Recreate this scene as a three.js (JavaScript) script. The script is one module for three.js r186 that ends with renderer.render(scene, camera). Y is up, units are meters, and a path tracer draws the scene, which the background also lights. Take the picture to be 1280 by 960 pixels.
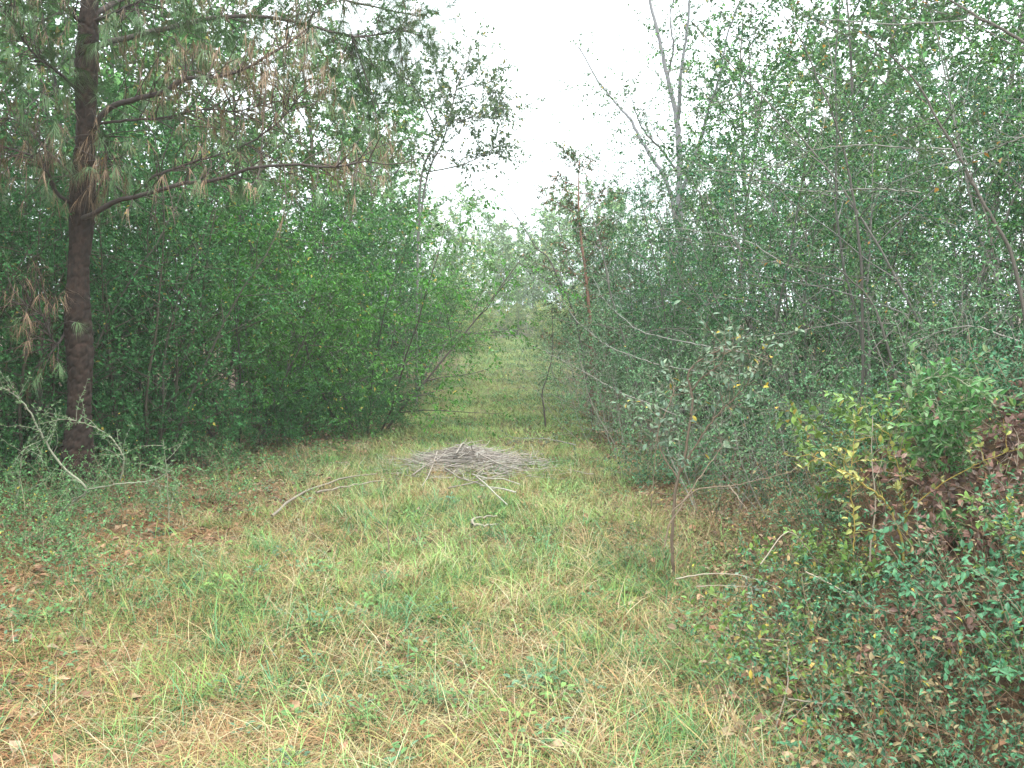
import * as THREE from 'three';

// ---------------------------------------------------------------- camera, sky, sun, exposure
const scene = new THREE.Scene();
const renderer = new THREE.WebGLRenderer({ antialias: true });
renderer.toneMapping = THREE.LinearToneMapping;
renderer.toneMappingExposure = 7.8;
renderer.shadowMap.enabled = true;
const camera = new THREE.PerspectiveCamera(49, 4 / 3, 0.05, 600);
camera.position.set(0, 1.6, 0);
camera.rotation.x = -Math.atan(70 / 1053.3);          // the lens dips a little below the horizon
scene.add(camera);

{ // overcast sky, brighter overhead than at the horizon
  const W = 128, H = 64, a = new Float32Array(W * H * 4);
  for (let j = 0; j < H; j++) {
    const el = ((j + 0.5) / H - 0.5) * Math.PI, k = 0.3 + 0.27 * Math.max(0, Math.sin(el));
    for (let i = 0; i < W; i++) {
      const o = (j * W + i) * 4, az = i / W * Math.PI * 2;
      const c = k * (1 + 0.05 * Math.sin(az * 3 + el * 5) * Math.cos(el * 4));
      a[o] = c * 0.91; a[o + 1] = c; a[o + 2] = c * 1.04; a[o + 3] = 1;
    }
  }
  const t = new THREE.DataTexture(a, W, H, THREE.RGBAFormat, THREE.FloatType);
  t.mapping = THREE.EquirectangularReflectionMapping; t.magFilter = THREE.LinearFilter; t.minFilter = THREE.LinearFilter; t.needsUpdate = true;
  scene.background = t; scene.environment = t;
}
const sun = new THREE.DirectionalLight(0xfff6ea, 0.5);
sun.position.set(6, 30, 8); sun.castShadow = true; sun.shadow.radius = 60;
Object.assign(sun.shadow.camera, { left: -30, right: 30, top: 30, bottom: -60, near: 1, far: 120 });
sun.shadow.mapSize.set(4096, 4096);
scene.add(sun, sun.target);
scene.fog = new THREE.FogExp2(0xe9f1ec, 0.002);

// curves of trunks, limbs, twigs and sticks: points in metres, x right, y up, -z ahead
const CURVE = {
  pineTrunk: [[[-4.19,-0.02,-8.0],[-4.15,0.45,-8.0],[-4.12,0.92,-8.0],[-4.1,1.3,-8.0],[-4.11,1.68,-8.0],[-4.09,2.13,-8.0],[-4.05,2.5,-8.0],[-4.02,2.95,-8.0],[-3.98,3.39,-8.0],[-3.96,3.83,-8.0],[-3.93,4.26,-8.0],[-3.9,4.62,-8.0]]],
  pineLimb: [[[-3.89,3.46,-8.0],[-3.78,3.54,-7.89],[-3.58,3.62,-7.78],[-3.35,3.64,-7.67],[-3.06,3.67,-7.56],[-2.85,3.74,-7.44],[-2.59,3.73,-7.33],[-2.28,3.75,-7.22],[-1.91,3.9,-7.11],[-1.65,4.02,-7.0]],[[-3.89,3.49,-8.0],[-3.52,3.5,-7.86],[-3.17,3.48,-7.72],[-2.75,3.52,-7.58],[-2.36,3.48,-7.44],[-2.04,3.51,-7.3]],[[-4.09,2.6,-8.0],[-3.87,2.64,-7.84],[-3.53,2.75,-7.69],[-3.21,2.78,-7.53],[-2.87,2.84,-7.38],[-2.5,2.85,-7.22],[-2.15,2.92,-7.07],[-1.81,2.92,-6.91],[-1.39,2.87,-6.76],[-1.11,2.89,-6.6]],[[-3.28,2.81,-7.7],[-3.23,2.9,-7.58],[-3.04,2.96,-7.47],[-2.68,3.04,-7.35],[-2.3,3.12,-7.23],[-1.92,3.32,-7.12],[-1.75,3.47,-7.0]],[[-4.11,2.74,-8.0],[-4.21,2.85,-7.88],[-4.2,2.98,-7.76],[-4.28,3.13,-7.64],[-4.5,3.18,-7.52],[-4.7,3.13,-7.4]],[[-4.02,3.79,-8.0],[-4.13,3.93,-7.8],[-4.19,3.99,-7.6],[-4.23,4.13,-7.4],[-4.22,4.29,-7.2]],[[-3.98,4.41,-8.0],[-3.99,4.44,-7.87],[-4.03,4.55,-7.73],[-4.2,4.74,-7.6]],[[-3.88,4.42,-8.0],[-3.53,4.46,-7.8],[-3.26,4.46,-7.6],[-2.8,4.59,-7.4]],[[-3.91,3.33,-8.0],[-3.79,3.37,-7.93],[-3.73,3.14,-7.87],[-3.72,2.97,-7.8]],[[-4.21,1.6,-8.0],[-4.25,1.45,-7.87],[-4.3,1.71,-7.73],[-4.38,1.82,-7.6]],[[-3.92,4.19,-8.0],[-3.46,4.44,-8.3],[-2.86,4.69,-8.6],[-2.31,4.76,-8.9],[-1.7,4.7,-9.2],[-1.23,4.86,-9.5]],[[-3.91,4.48,-8.0],[-3.5,5.01,-8.62],[-2.73,5.3,-9.25],[-1.92,5.33,-9.88],[-1.17,5.38,-10.5]],[[-4.02,2.95,-8.0],[-4.44,3.28,-8.2],[-4.85,3.63,-8.4],[-5.29,3.68,-8.6]]],
  deadNeedle: [[[-1.74,3.85,-7.0]],[[-1.66,3.77,-7.0]],[[-1.85,3.72,-7.1]],[[-1.95,3.67,-7.1]],[[-2.75,4.05,-7.6]],[[-2.86,3.92,-7.6]],[[-3.33,3.97,-7.8]],[[-2.38,3.65,-7.3]],[[-1.35,3.05,-6.9]],[[-1.28,2.93,-6.8]],[[-1.48,2.92,-6.9]],[[-4.07,3.33,-7.6]],[[-4.03,3.12,-7.6]],[[-3.95,3.13,-7.8]],[[-3.86,3.0,-7.7]],[[-2.2,3.96,-7.2]],[[-2.99,4.06,-7.6]],[[-2.04,3.9,-7.1]],[[-3.57,4.16,-7.9]],[[-1.26,3.57,-9.0]],[[-1.35,3.45,-9.0]],[[-2.48,3.54,-7.2]],[[-2.75,3.66,-7.4]],[[-4.49,3.0,-7.5]],[[-1.63,3.55,-7.0]],[[-2.68,4.27,-9.03]],[[-1.44,4.54,-9.64]],[[-1.13,5.03,-9.46]],[[-2.59,3.46,-9.53]],[[-2.71,4.53,-7.45]],[[-2.14,5.26,-9.19]],[[-4.14,3.87,-8.16]],[[-1.84,5.06,-8.75]],[[-4.61,3.3,-8.19]],[[-2.13,4.64,-9.82]],[[-2.53,3.46,-9.53]],[[-5.01,4.69,-8.42]],[[-2.39,5.14,-9.99]],[[-2.36,5.2,-9.53]],[[-2.43,3.93,-8.8]],[[-3.82,4.67,-8.22]]],
  greenNeedle: [[[-2.83,4.18,-7.6]],[[-2.92,4.23,-7.6]],[[-3.83,4.21,-7.8]],[[-3.45,4.27,-7.6]],[[-1.7,4.66,-9.2]],[[-1.47,4.48,-9.3]],[[-1.23,4.68,-9.5]],[[-1.38,4.19,-9.3]],[[-1.19,4.16,-9.5]],[[-1.58,4.08,-9.2]],[[-1.11,4.49,-9.6]],[[-1.79,4.33,-9.2]],[[-1.36,5.13,-9.8]],[[-1.09,4.95,-9.8]],[[-1.6,5.05,-9.6]],[[-2.0,4.51,-9.0]],[[-2.15,4.62,-8.6]],[[-1.99,4.81,-8.8]],[[-1.91,4.94,-9.4]],[[-2.61,4.62,-8.3]],[[-2.44,4.54,-8.5]],[[-2.74,4.44,-8.0]],[[-3.24,4.44,-7.8]],[[-3.98,4.0,-7.4]],[[-4.19,3.79,-7.4]],[[-4.13,4.13,-7.2]],[[-1.71,3.91,-9.2]],[[-1.47,3.93,-9.3]],[[-0.97,5.24,-10.0]],[[-0.88,5.11,-10.0]],[[-1.02,5.33,-10.0]],[[-1.52,4.48,-9.47]],[[-3.01,4.92,-9.42]],[[-2.18,3.81,-9.59]],[[-4.29,3.07,-7.87]],[[-1.44,4.48,-8.83]],[[-5.1,3.84,-8.89]],[[-3.56,3.29,-8.09]],[[-3.01,5.31,-9.5]],[[-3.88,4.3,-9.05]],[[-4.12,4.24,-9.43]],[[-2.53,4.1,-7.57]],[[-3.99,3.62,-7.51]],[[-1.12,4.92,-9.55]],[[-1.98,4.74,-10.07]],[[-5.33,3.32,-9.01]],[[-1.27,4.36,-9.3]],[[-5.07,5.07,-9.6]],[[-1.79,4.93,-9.77]],[[-3.02,4.14,-8.23]],[[-1.07,4.51,-9.14]],[[-3.84,4.91,-9.09]],[[-1.94,4.45,-9.63]],[[-2.51,4.2,-9.45]],[[-4.66,4.08,-8.92]],[[-2.39,5.13,-9.64]],[[-4.18,4.28,-8.44]],[[-3.82,4.47,-7.8]],[[-4.45,4.12,-8.75]],[[-2.61,3.25,-8.29]],[[-4.74,4.76,-8.15]]],
  leftSapling: [[[-3.56,0.09,-6.4],[-3.39,0.25,-6.36],[-3.22,0.38,-6.31],[-3.39,0.58,-6.27],[-3.51,0.83,-6.23],[-3.58,1.02,-6.19],[-3.66,1.13,-6.14],[-3.72,1.17,-6.1]],[[-3.27,0.36,-6.4],[-2.98,0.42,-6.33],[-2.7,0.46,-6.27],[-2.52,0.55,-6.2]],[[-3.05,0.42,-6.5],[-3.01,0.58,-6.48],[-3.09,0.75,-6.46],[-3.23,0.85,-6.44],[-3.42,0.9,-6.42],[-3.6,0.87,-6.4]],[[-2.68,0.09,-6.5],[-2.67,0.3,-6.47],[-2.66,0.52,-6.43],[-2.67,0.76,-6.4]],[[-3.77,0.21,-6.3],[-3.7,0.46,-6.27],[-3.63,0.7,-6.23],[-3.48,0.77,-6.2]]],
  archTwig: [[[1.64,0.74,-8.2],[1.36,0.85,-8.32],[1.08,0.96,-8.44],[0.74,1.15,-8.56],[0.45,1.3,-8.68],[0.2,1.43,-8.8]],[[2.02,1.14,-8.0],[1.73,1.19,-8.1],[1.46,1.24,-8.2],[1.19,1.32,-8.3],[0.96,1.42,-8.4],[0.81,1.54,-8.5],[0.66,1.67,-8.6],[0.49,1.91,-8.7],[0.23,2.14,-8.8]],[[2.15,1.38,-7.8],[1.84,1.43,-7.93],[1.54,1.49,-8.07],[1.25,1.57,-8.2],[1.09,1.7,-8.33],[0.94,1.86,-8.47],[0.81,2.13,-8.6]],[[2.87,2.77,-5.6],[2.64,2.8,-5.73],[2.4,2.85,-5.87],[2.14,2.85,-6.0],[2.01,2.8,-6.13],[1.8,2.76,-6.27],[1.36,2.78,-6.4]],[[2.96,2.71,-4.6],[2.84,2.66,-4.76],[2.71,2.61,-4.92],[2.53,2.57,-5.08],[2.45,2.54,-5.24],[2.25,2.45,-5.4]],[[2.95,1.63,-6.5],[2.72,1.65,-6.67],[2.47,1.6,-6.85],[2.23,1.55,-7.03],[1.95,1.53,-7.2]],[[2.97,1.43,-4.6],[2.82,1.55,-4.8],[2.7,1.61,-5.0],[2.56,1.55,-5.2],[2.46,1.47,-5.4]],[[3.43,0.81,-7.5],[3.04,0.84,-7.6],[2.64,0.87,-7.7],[2.38,0.93,-7.8]],[[0.72,0.29,-9.4],[0.45,0.34,-9.47],[0.18,0.35,-9.53],[-0.09,0.36,-9.6]],[[2.24,2.13,-7.0],[1.95,2.34,-7.15],[1.65,2.42,-7.3],[1.33,2.47,-7.45],[1.14,2.41,-7.6]],[[2.87,2.55,-6.0],[2.61,2.61,-6.2],[2.34,2.62,-6.4],[2.1,2.67,-6.6]],[[2.74,3.45,-5.2],[2.38,3.48,-5.36],[2.09,3.56,-5.52],[1.89,3.59,-5.68],[1.73,3.57,-5.84],[1.61,3.61,-6.0]]],
  darkLimb: [[[3.09,0.9,-4.9],[3.08,1.32,-4.97],[3.06,1.65,-5.04],[3.0,2.05,-5.11],[2.9,2.3,-5.18],[2.83,2.49,-5.25],[2.75,2.72,-5.32],[2.67,2.91,-5.39],[2.57,3.15,-5.46],[2.42,3.35,-5.53],[2.28,3.51,-5.6]],[[2.7,0.67,-6.5],[2.73,1.48,-6.56],[2.72,2.1,-6.62],[2.67,2.66,-6.69],[2.6,3.05,-6.75],[2.52,3.35,-6.81],[2.43,3.61,-6.88],[2.35,3.86,-6.94],[2.2,4.12,-7.0]],[[3.33,3.14,-5.2],[3.17,3.37,-5.35],[2.95,3.58,-5.5],[2.86,3.73,-5.65],[2.73,3.9,-5.8]],[[2.82,0.39,-6.0],[2.81,1.19,-6.15],[2.74,1.66,-6.3],[2.71,1.84,-6.45],[2.49,2.1,-6.6]]],
  leanStem: [[[1.34,0.13,-14.0],[1.09,1.6,-14.0],[0.95,2.04,-14.0],[0.78,2.39,-14.0],[0.58,2.78,-14.0],[0.42,2.9,-14.0],[0.09,3.41,-14.0],[-0.22,3.85,-14.0]]],
  smallSapling: [[[0.54,0.02,-13.4],[0.5,0.39,-13.4],[0.48,0.56,-13.4],[0.57,0.86,-13.4],[0.64,1.17,-13.4],[0.65,1.54,-13.4],[0.63,1.92,-13.4]]],
  tallRight: [[[4.03,0.27,-20.0],[3.95,3.67,-20.0],[3.9,5.85,-20.0],[3.84,6.44,-20.0],[3.72,6.98,-20.0],[3.61,7.39,-20.0],[3.41,8.26,-20.0],[3.18,9.16,-20.0],[3.06,9.87,-20.0]],[[3.86,6.44,-20.0],[3.87,6.84,-19.8],[3.82,7.23,-19.6],[3.9,8.06,-19.4],[3.94,8.85,-19.2],[3.99,9.63,-19.0]],[[3.95,3.67,-20.0],[3.62,5.08,-20.12],[3.31,5.62,-20.25],[3.04,6.12,-20.38],[2.77,6.65,-20.5],[2.61,6.85,-20.62],[2.36,7.19,-20.75],[2.08,7.6,-20.88],[1.6,8.44,-21.0]],[[3.86,5.24,-20.0],[3.41,5.65,-19.5],[3.05,5.81,-19.0],[2.76,5.99,-18.5],[2.51,6.36,-18.0]],[[3.97,4.78,-20.0],[4.23,5.58,-19.83],[4.4,6.14,-19.67],[4.47,6.64,-19.5],[4.62,7.07,-19.33],[4.76,7.98,-19.17],[5.0,8.78,-19.0]],[[4.49,6.44,-20.0],[4.36,6.8,-20.33],[4.27,7.07,-20.67],[3.91,7.44,-21.0]],[[3.61,7.39,-20.0],[3.68,7.97,-19.67],[3.54,8.56,-19.33],[3.65,9.12,-19.0]],[[4.58,6.77,-20.0],[5.12,6.89,-19.67],[5.29,7.42,-19.33],[5.36,8.44,-19.0]]],
  tallLeft: [[[-1.94,0.15,-17.0],[-1.89,2.88,-17.0],[-1.77,4.74,-17.0],[-1.46,5.37,-17.0],[-1.22,5.85,-17.0],[-1.11,6.3,-17.0],[-0.92,6.72,-17.0],[-0.79,7.13,-17.0]],[[-1.89,3.36,-17.0],[-1.64,4.66,-16.8],[-1.36,5.16,-16.6],[-1.18,5.54,-16.4],[-0.91,5.52,-16.2],[-0.6,5.62,-16.0]],[[-1.46,5.37,-17.0],[-1.71,5.93,-16.67],[-1.9,6.22,-16.33],[-2.08,6.34,-16.0]],[[-1.22,5.85,-17.0],[-1.5,6.55,-17.5],[-1.59,7.1,-18.0]],[[-1.11,6.3,-17.0],[-0.7,6.36,-16.83],[-0.39,6.21,-16.67],[-0.23,5.82,-16.5]],[[-1.65,4.7,-17.0],[-0.95,4.85,-17.0],[-0.48,5.09,-17.0],[-0.19,5.24,-17.0]]],
  rightSapling: [[[1.05,-0.04,-5.35],[1.03,0.16,-5.33],[1.04,0.56,-5.31],[1.1,0.84,-5.29],[1.13,1.15,-5.26],[1.1,1.33,-5.24],[1.2,1.42,-5.22],[1.31,1.48,-5.2]],[[1.13,1.2,-5.3],[1.18,1.29,-5.23],[1.28,1.38,-5.17],[1.29,1.5,-5.1]],[[1.07,0.69,-5.3],[1.17,0.91,-5.22],[1.28,1.09,-5.15],[1.38,1.21,-5.08],[1.43,1.32,-5.0]],[[1.06,0.64,-5.3],[0.97,0.78,-5.35],[0.94,0.91,-5.4],[1.03,1.13,-5.45],[1.07,1.23,-5.5]]],
  dryBranch: [[[0.9,0.39,-4.9],[1.04,0.61,-4.93],[1.17,0.79,-4.97],[1.27,0.91,-5.0]],[[0.94,0.52,-4.9],[1.09,0.67,-4.83],[1.23,0.7,-4.75],[1.37,0.75,-4.67],[1.54,0.81,-4.6]],[[1.27,0.68,-4.9],[1.3,0.62,-4.75],[1.3,0.59,-4.6]],[[1.04,0.35,-6.2],[1.06,0.59,-6.2],[1.07,0.83,-6.2]],[[-0.83,0.17,-5.6],[-0.84,0.26,-5.6],[-0.81,0.41,-5.6]]],
  yellowPlant: [[[1.94,0.5,-4.1],[1.88,0.66,-4.08],[1.82,0.76,-4.07],[1.71,0.84,-4.05],[1.64,0.89,-4.03],[1.54,0.94,-4.02],[1.42,1.0,-4.0]],[[1.89,0.62,-4.1],[1.98,0.76,-4.05],[2.15,0.91,-4.0],[2.27,0.99,-3.95],[2.37,1.04,-3.9]],[[1.69,0.5,-4.1],[1.69,0.65,-4.11],[1.67,0.85,-4.12],[1.69,1.03,-4.14],[1.7,1.15,-4.15]],[[1.95,0.58,-4.1],[1.94,0.77,-4.13],[1.91,0.96,-4.17],[1.88,1.11,-4.2]]],
  greenVine: [[[2.22,0.67,-4.2],[2.16,0.84,-4.17],[2.02,1.01,-4.15],[1.95,1.17,-4.12],[1.95,1.29,-4.1],[2.0,1.35,-4.08],[2.08,1.37,-4.05],[2.18,1.34,-4.03],[2.22,1.29,-4.0]],[[2.21,0.84,-4.2],[2.15,1.01,-4.13],[2.1,1.14,-4.07],[2.02,1.26,-4.0]],[[2.22,0.8,-4.2],[2.25,0.96,-4.17],[2.23,1.13,-4.13],[2.19,1.25,-4.1]],[[2.17,0.88,-4.2],[2.04,1.07,-4.1],[1.95,1.18,-4.0]],[[2.22,0.67,-4.2],[2.13,0.5,-4.1],[2.1,0.68,-4.0]]],
  paleStick: [[[1.02,0.17,-3.95],[1.08,0.14,-3.92],[1.23,0.13,-3.89],[1.35,0.13,-3.86],[1.49,0.14,-3.83],[1.56,0.17,-3.8]],[[1.67,0.17,-3.75],[1.85,0.18,-3.73],[1.96,0.19,-3.7]],[[1.4,0.44,-3.95],[1.49,0.4,-3.91],[1.57,0.36,-3.88],[1.75,0.28,-3.84],[1.9,0.26,-3.8]],[[0.85,0.3,-4.3],[0.99,0.33,-4.28],[1.12,0.34,-4.25],[1.25,0.32,-4.22],[1.35,0.28,-4.2]],[[0.96,0.26,-4.3],[1.11,0.28,-4.25],[1.34,0.27,-4.2]],[[1.32,0.14,-3.3],[1.43,0.14,-3.27],[1.55,0.14,-3.23],[1.72,0.14,-3.2]],[[1.11,0.11,-3.3],[1.27,0.11,-3.25],[1.44,0.12,-3.2],[1.75,0.14,-3.15]],[[0.85,-0.05,-3.1],[0.96,-0.01,-3.17],[1.09,0.05,-3.23],[1.2,0.1,-3.3]],[[1.0,-0.06,-3.2],[1.06,0.09,-3.23],[1.1,0.2,-3.27],[1.1,0.24,-3.3]],[[1.39,0.07,-3.3],[1.55,0.04,-3.23],[1.7,0.02,-3.17],[1.82,0.01,-3.1]],[[1.67,-0.12,-3.2],[1.67,0.04,-3.2],[1.65,0.23,-3.2]],[[1.63,-0.09,-3.2],[1.62,0.08,-3.25],[1.63,0.22,-3.3]],[[1.26,-0.04,-3.2],[1.27,0.1,-3.2],[1.27,0.17,-3.2]],[[1.79,0.02,-3.6],[1.91,0.16,-3.5],[1.98,0.23,-3.4]],[[1.17,0.49,-3.9],[1.33,0.62,-4.0],[1.5,0.46,-4.1],[1.59,0.4,-4.2]],[[2.49,0.6,-4.1],[2.49,0.78,-4.1],[2.48,0.93,-4.1],[2.48,1.05,-4.1]],[[1.77,0.5,-4.1],[1.82,0.72,-4.17],[1.82,0.95,-4.23],[1.85,1.15,-4.3]],[[2.25,0.54,-4.1],[2.34,0.7,-4.1],[2.36,0.85,-4.1],[2.3,0.97,-4.1]],[[2.35,0.5,-4.1],[2.33,0.68,-4.15],[2.3,0.8,-4.2]],[[2.41,0.46,-4.1],[2.47,0.65,-4.13],[2.46,0.84,-4.17],[2.52,1.0,-4.2]],[[2.28,0.67,-4.2],[2.34,0.8,-4.1],[2.49,0.87,-4.0]],[[2.33,0.47,-4.2],[2.33,0.62,-4.1],[2.48,0.72,-4.0]]],
  pileStick: [[[-0.87,0.15,-9.72],[-0.88,0.15,-8.2]],[[-0.63,0.11,-8.2],[0.0,0.11,-8.91]],[[-0.37,0.09,-8.68],[-0.04,0.09,-7.35]],[[-0.63,0.19,-9.39],[-0.49,0.19,-10.61]],[[-0.86,0.17,-9.97],[-0.57,0.17,-10.84]],[[0.04,0.09,-7.9],[-0.32,0.09,-8.32]],[[-1.21,0.09,-10.53],[-0.94,0.09,-9.87]],[[-1.05,0.09,-8.78],[-0.73,0.09,-9.58]],[[-0.42,0.13,-8.79],[0.08,0.13,-8.31]],[[-0.36,0.14,-9.43],[0.17,0.14,-8.98]],[[-0.74,0.13,-9.05],[-0.16,0.13,-8.09]]],
  lyingStick: [[[-1.99,0.02,-6.9],[-1.95,0.03,-7.54],[-1.87,0.03,-8.13],[-1.66,0.03,-8.65],[-1.45,0.03,-8.93]],[[-1.82,0.03,-7.75],[-1.64,0.03,-8.13],[-1.31,0.03,-8.51]],[[-0.3,0.02,-6.47],[-0.3,0.02,-6.73],[-0.12,0.02,-6.9]],[[-0.3,0.01,-6.46],[-0.21,0.01,-6.46],[-0.11,0.01,-6.56]]],
};

// ---------------------------------------------------------------- helpers
function rng(seed) { let a = seed >>> 0; return () => { a = (a + 0x6D2B79F5) | 0; let t = Math.imul(a ^ (a >>> 15), 1 | a); t = (t + Math.imul(t ^ (t >>> 7), 61 | t)) ^ t; return ((t ^ (t >>> 14)) >>> 0) / 4294967296; }; }
let R = rng(7);
const rr = (a, b) => a + (b - a) * R();
const clamp = (x, a, b) => Math.min(b, Math.max(a, x));
const ss = (a, b, x) => { const t = clamp((x - a) / (b - a), 0, 1); return t * t * (3 - 2 * t); };
const h2 = (i, j) => { const s = Math.sin(i * 127.1 + j * 311.7) * 43758.5453; return s - Math.floor(s); };
function noise(x, y) { const i = Math.floor(x), j = Math.floor(y), u = ss(0, 1, x - i), v = ss(0, 1, y - j); return (h2(i, j) * (1 - u) + h2(i + 1, j) * u) * (1 - v) + (h2(i, j + 1) * (1 - u) + h2(i + 1, j + 1) * u) * v; }
const fbm = (x, y) => noise(x, y) * 0.55 + noise(x * 2.1 + 7, y * 2.1) * 0.28 + noise(x * 4.3, y * 4.3 + 3) * 0.17;
const add = (a, b, s = 1) => [a[0] + b[0] * s, a[1] + b[1] * s, a[2] + b[2] * s];
const sub = (a, b) => [a[0] - b[0], a[1] - b[1], a[2] - b[2]];
const dot = (a, b) => a[0] * b[0] + a[1] * b[1] + a[2] * b[2];
const cross = (a, b) => [a[1] * b[2] - a[2] * b[1], a[2] * b[0] - a[0] * b[2], a[0] * b[1] - a[1] * b[0]];
const len = (a) => Math.hypot(a[0], a[1], a[2]);
const nrm = (a) => { const l = len(a) || 1; return [a[0] / l, a[1] / l, a[2] / l]; };
const rdir = () => { const z = rr(-1, 1), t = rr(0, 6.2832), s = Math.sqrt(1 - z * z); return [s * Math.cos(t), z, s * Math.sin(t)]; };
const perp = (d) => nrm(cross(d, Math.abs(d[1]) < 0.9 ? [0, 1, 0] : [1, 0, 0]));
function tilt(d, ang, az) { const a = perp(d), b = cross(d, a), s = Math.sin(ang), c = Math.cos(ang); return nrm(add(add([d[0] * c, d[1] * c, d[2] * c], a, s * Math.cos(az)), b, s * Math.sin(az))); }
const tint = (c, v = 0.35) => { const k = 1 + (R() - 0.5) * 2 * v, h = (R() - 0.5) * v * 0.6; return [c[0] * k * (1 + h), c[1] * k, c[2] * k * (1 - h * 0.6)]; };

class Shape {                                          // collects tubes and leaves of one part
  constructor() { this.p = []; this.c = []; this.i = []; this.uv = []; }
  v(p, c, u = 0, w = 0) { this.p.push(p[0], p[1], p[2]); this.c.push(c[0], c[1], c[2]); this.uv.push(u, w); return this.p.length / 3 - 1; }
  tube(pts, rad, sides, col, bump) {
    let n = perp(nrm(sub(pts[1], pts[0]))), prev = null, along = 0;
    for (let k = 0; k < pts.length; k++) {
      const d = nrm(sub(pts[Math.min(k + 1, pts.length - 1)], pts[Math.max(k - 1, 0)]));
      n = nrm(sub(n, [d[0] * dot(n, d), d[1] * dot(n, d), d[2] * dot(n, d)]));
      const b = cross(d, n), ring = [];
      if (k) along += len(sub(pts[k], pts[k - 1]));
      const S = bump ? sides + 1 : sides;
      for (let s = 0; s < S; s++) {
        const a = s / sides * 6.28318, r = rad[k] * (bump ? bump(s % sides / sides, along) : 1);
        ring.push(this.v(add(add(pts[k], n, Math.cos(a) * r), b, Math.sin(a) * r), col, s / sides * 0.8, along));
      }
      if (prev) for (let s = 0; s < (bump ? sides : sides); s++) { const t = bump ? s + 1 : (s + 1) % sides; this.i.push(prev[s], ring[s], ring[t], prev[s], ring[t], prev[t]); }
      prev = ring;
    }
    return this;
  }
  leaf(p, d, up, L, W, c, fold = 0.22, round = false, curl = 0.08) {
    let s = cross(d, up); if (len(s) < 1e-3) s = perp(d); s = nrm(s);
    const n = cross(s, d), f = fold * W;
    const at = (t, w, h) => add(add(add(p, d, L * t), s, w * W * 0.5), n, h);
    const b = this.v(p, c), t = this.v(at(1, 0, -curl * L), c);
    if (!round) { const l = this.v(at(0.45, 1, f), c), r = this.v(at(0.45, -1, f), c); this.i.push(b, r, t, b, t, l); return; }
    const l1 = this.v(at(0.28, 0.85, f), c), l2 = this.v(at(0.66, 0.8, f * 0.6), c), r1 = this.v(at(0.28, -0.85, f), c), r2 = this.v(at(0.66, -0.8, f * 0.6), c), m = this.v(at(0.55, 0, 0.02 * L), c);
    this.i.push(b, r1, m, r1, r2, m, r2, t, m, b, m, l1, l1, m, l2, l2, m, t);
  }
  strip(p, d, L, W, c, bend, n = 3, side = null) {     // grass blade or needle that bends over
    const s = side || perp(d); let q = p, dd = d, a = this.v(add(q, s, W / 2), c), b = this.v(add(q, s, -W / 2), c);
    for (let k = 1; k <= n; k++) {
      dd = nrm(add(dd, [0, -1, 0], bend / n)); q = add(q, dd, L / n);
      const w = W / 2 * (1 - k / n * 0.85);
      if (k === n) { const t = this.v(q, c); this.i.push(a, b, t); } else { const e = this.v(add(q, s, w), c), g = this.v(add(q, s, -w), c); this.i.push(a, b, g, a, g, e); a = e; b = g; }
    }
  }
  geometry(smooth, uv) {
    const g = new THREE.BufferGeometry();
    g.setAttribute('position', new THREE.Float32BufferAttribute(this.p, 3));
    g.setAttribute('color', new THREE.Float32BufferAttribute(this.c, 3));
    if (uv) g.setAttribute('uv', new THREE.Float32BufferAttribute(this.uv, 2));
    g.setIndex(this.i);
    if (smooth) g.computeVertexNormals();
    return g;
  }
  build(name, material, parent, smooth = false, uv = false) {
    const m = new THREE.Mesh(this.geometry(smooth, uv), material); m.name = name; m.castShadow = m.receiveShadow = true; parent.add(m); return m;
  }
}
const taken = {};
function numbered(n) { const k = taken[n] = (taken[n] ?? -1) + 1; return k ? `${n}_${String(k).padStart(3, '0')}` : n; }
function thing(name, label, category, pos = [0, 0, 0], group) {
  const o = new THREE.Group(); o.name = numbered(name); o.position.set(...pos); o.userData = { label, category }; if (group) o.userData.group = group; scene.add(o); return o;
}
function tag(o, data) { Object.assign(o.userData, data); return o; }
function smoothCurve(pts, n, jig = 0) {                 // Catmull-Rom through the points, slightly crooked
  const c = new THREE.CatmullRomCurve3(pts.map((p) => new THREE.Vector3(...p))), out = [];
  for (let k = 0; k <= n; k++) { const v = c.getPoint(k / n), j = k ? jig : 0; out.push([v.x + rr(-j, j), v.y + rr(-j, j), v.z + rr(-j, j)]); }
  return out;
}
const radii = (n, a, b) => Array.from({ length: n }, (_, k) => a + (b - a) * k / (n - 1));

// ---------------------------------------------------------------- materials
function leafMaterial(name, gloss, rough, thin) {
  const m = new THREE.MeshPhysicalMaterial({ vertexColors: true, roughness: 1, transmission: thin, thickness: 0, clearcoat: gloss, clearcoatRoughness: rough, side: THREE.DoubleSide });
  m.name = name; return m;
}
const M = {
  glossyLeaf: leafMaterial('glossy_leaf', 0.35, 0.28, 0), softLeaf: leafMaterial('soft_leaf', 0.15, 0.4, 0.35), matteLeaf: leafMaterial('matte_leaf', 0.12, 0.4, 0), dryLeaf: new THREE.MeshStandardMaterial({ name: 'dry_leaf', vertexColors: true, roughness: 0.9, side: THREE.DoubleSide }),
  needle: new THREE.MeshPhysicalMaterial({ name: 'needle', vertexColors: true, roughness: 0.6, side: THREE.DoubleSide }),
  twig: new THREE.MeshStandardMaterial({ name: 'twig_bark', vertexColors: true, roughness: 0.85 }),
  blade: new THREE.MeshStandardMaterial({ name: 'grass_blade', vertexColors: true, roughness: 0.85, side: THREE.DoubleSide }),
};
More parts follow.
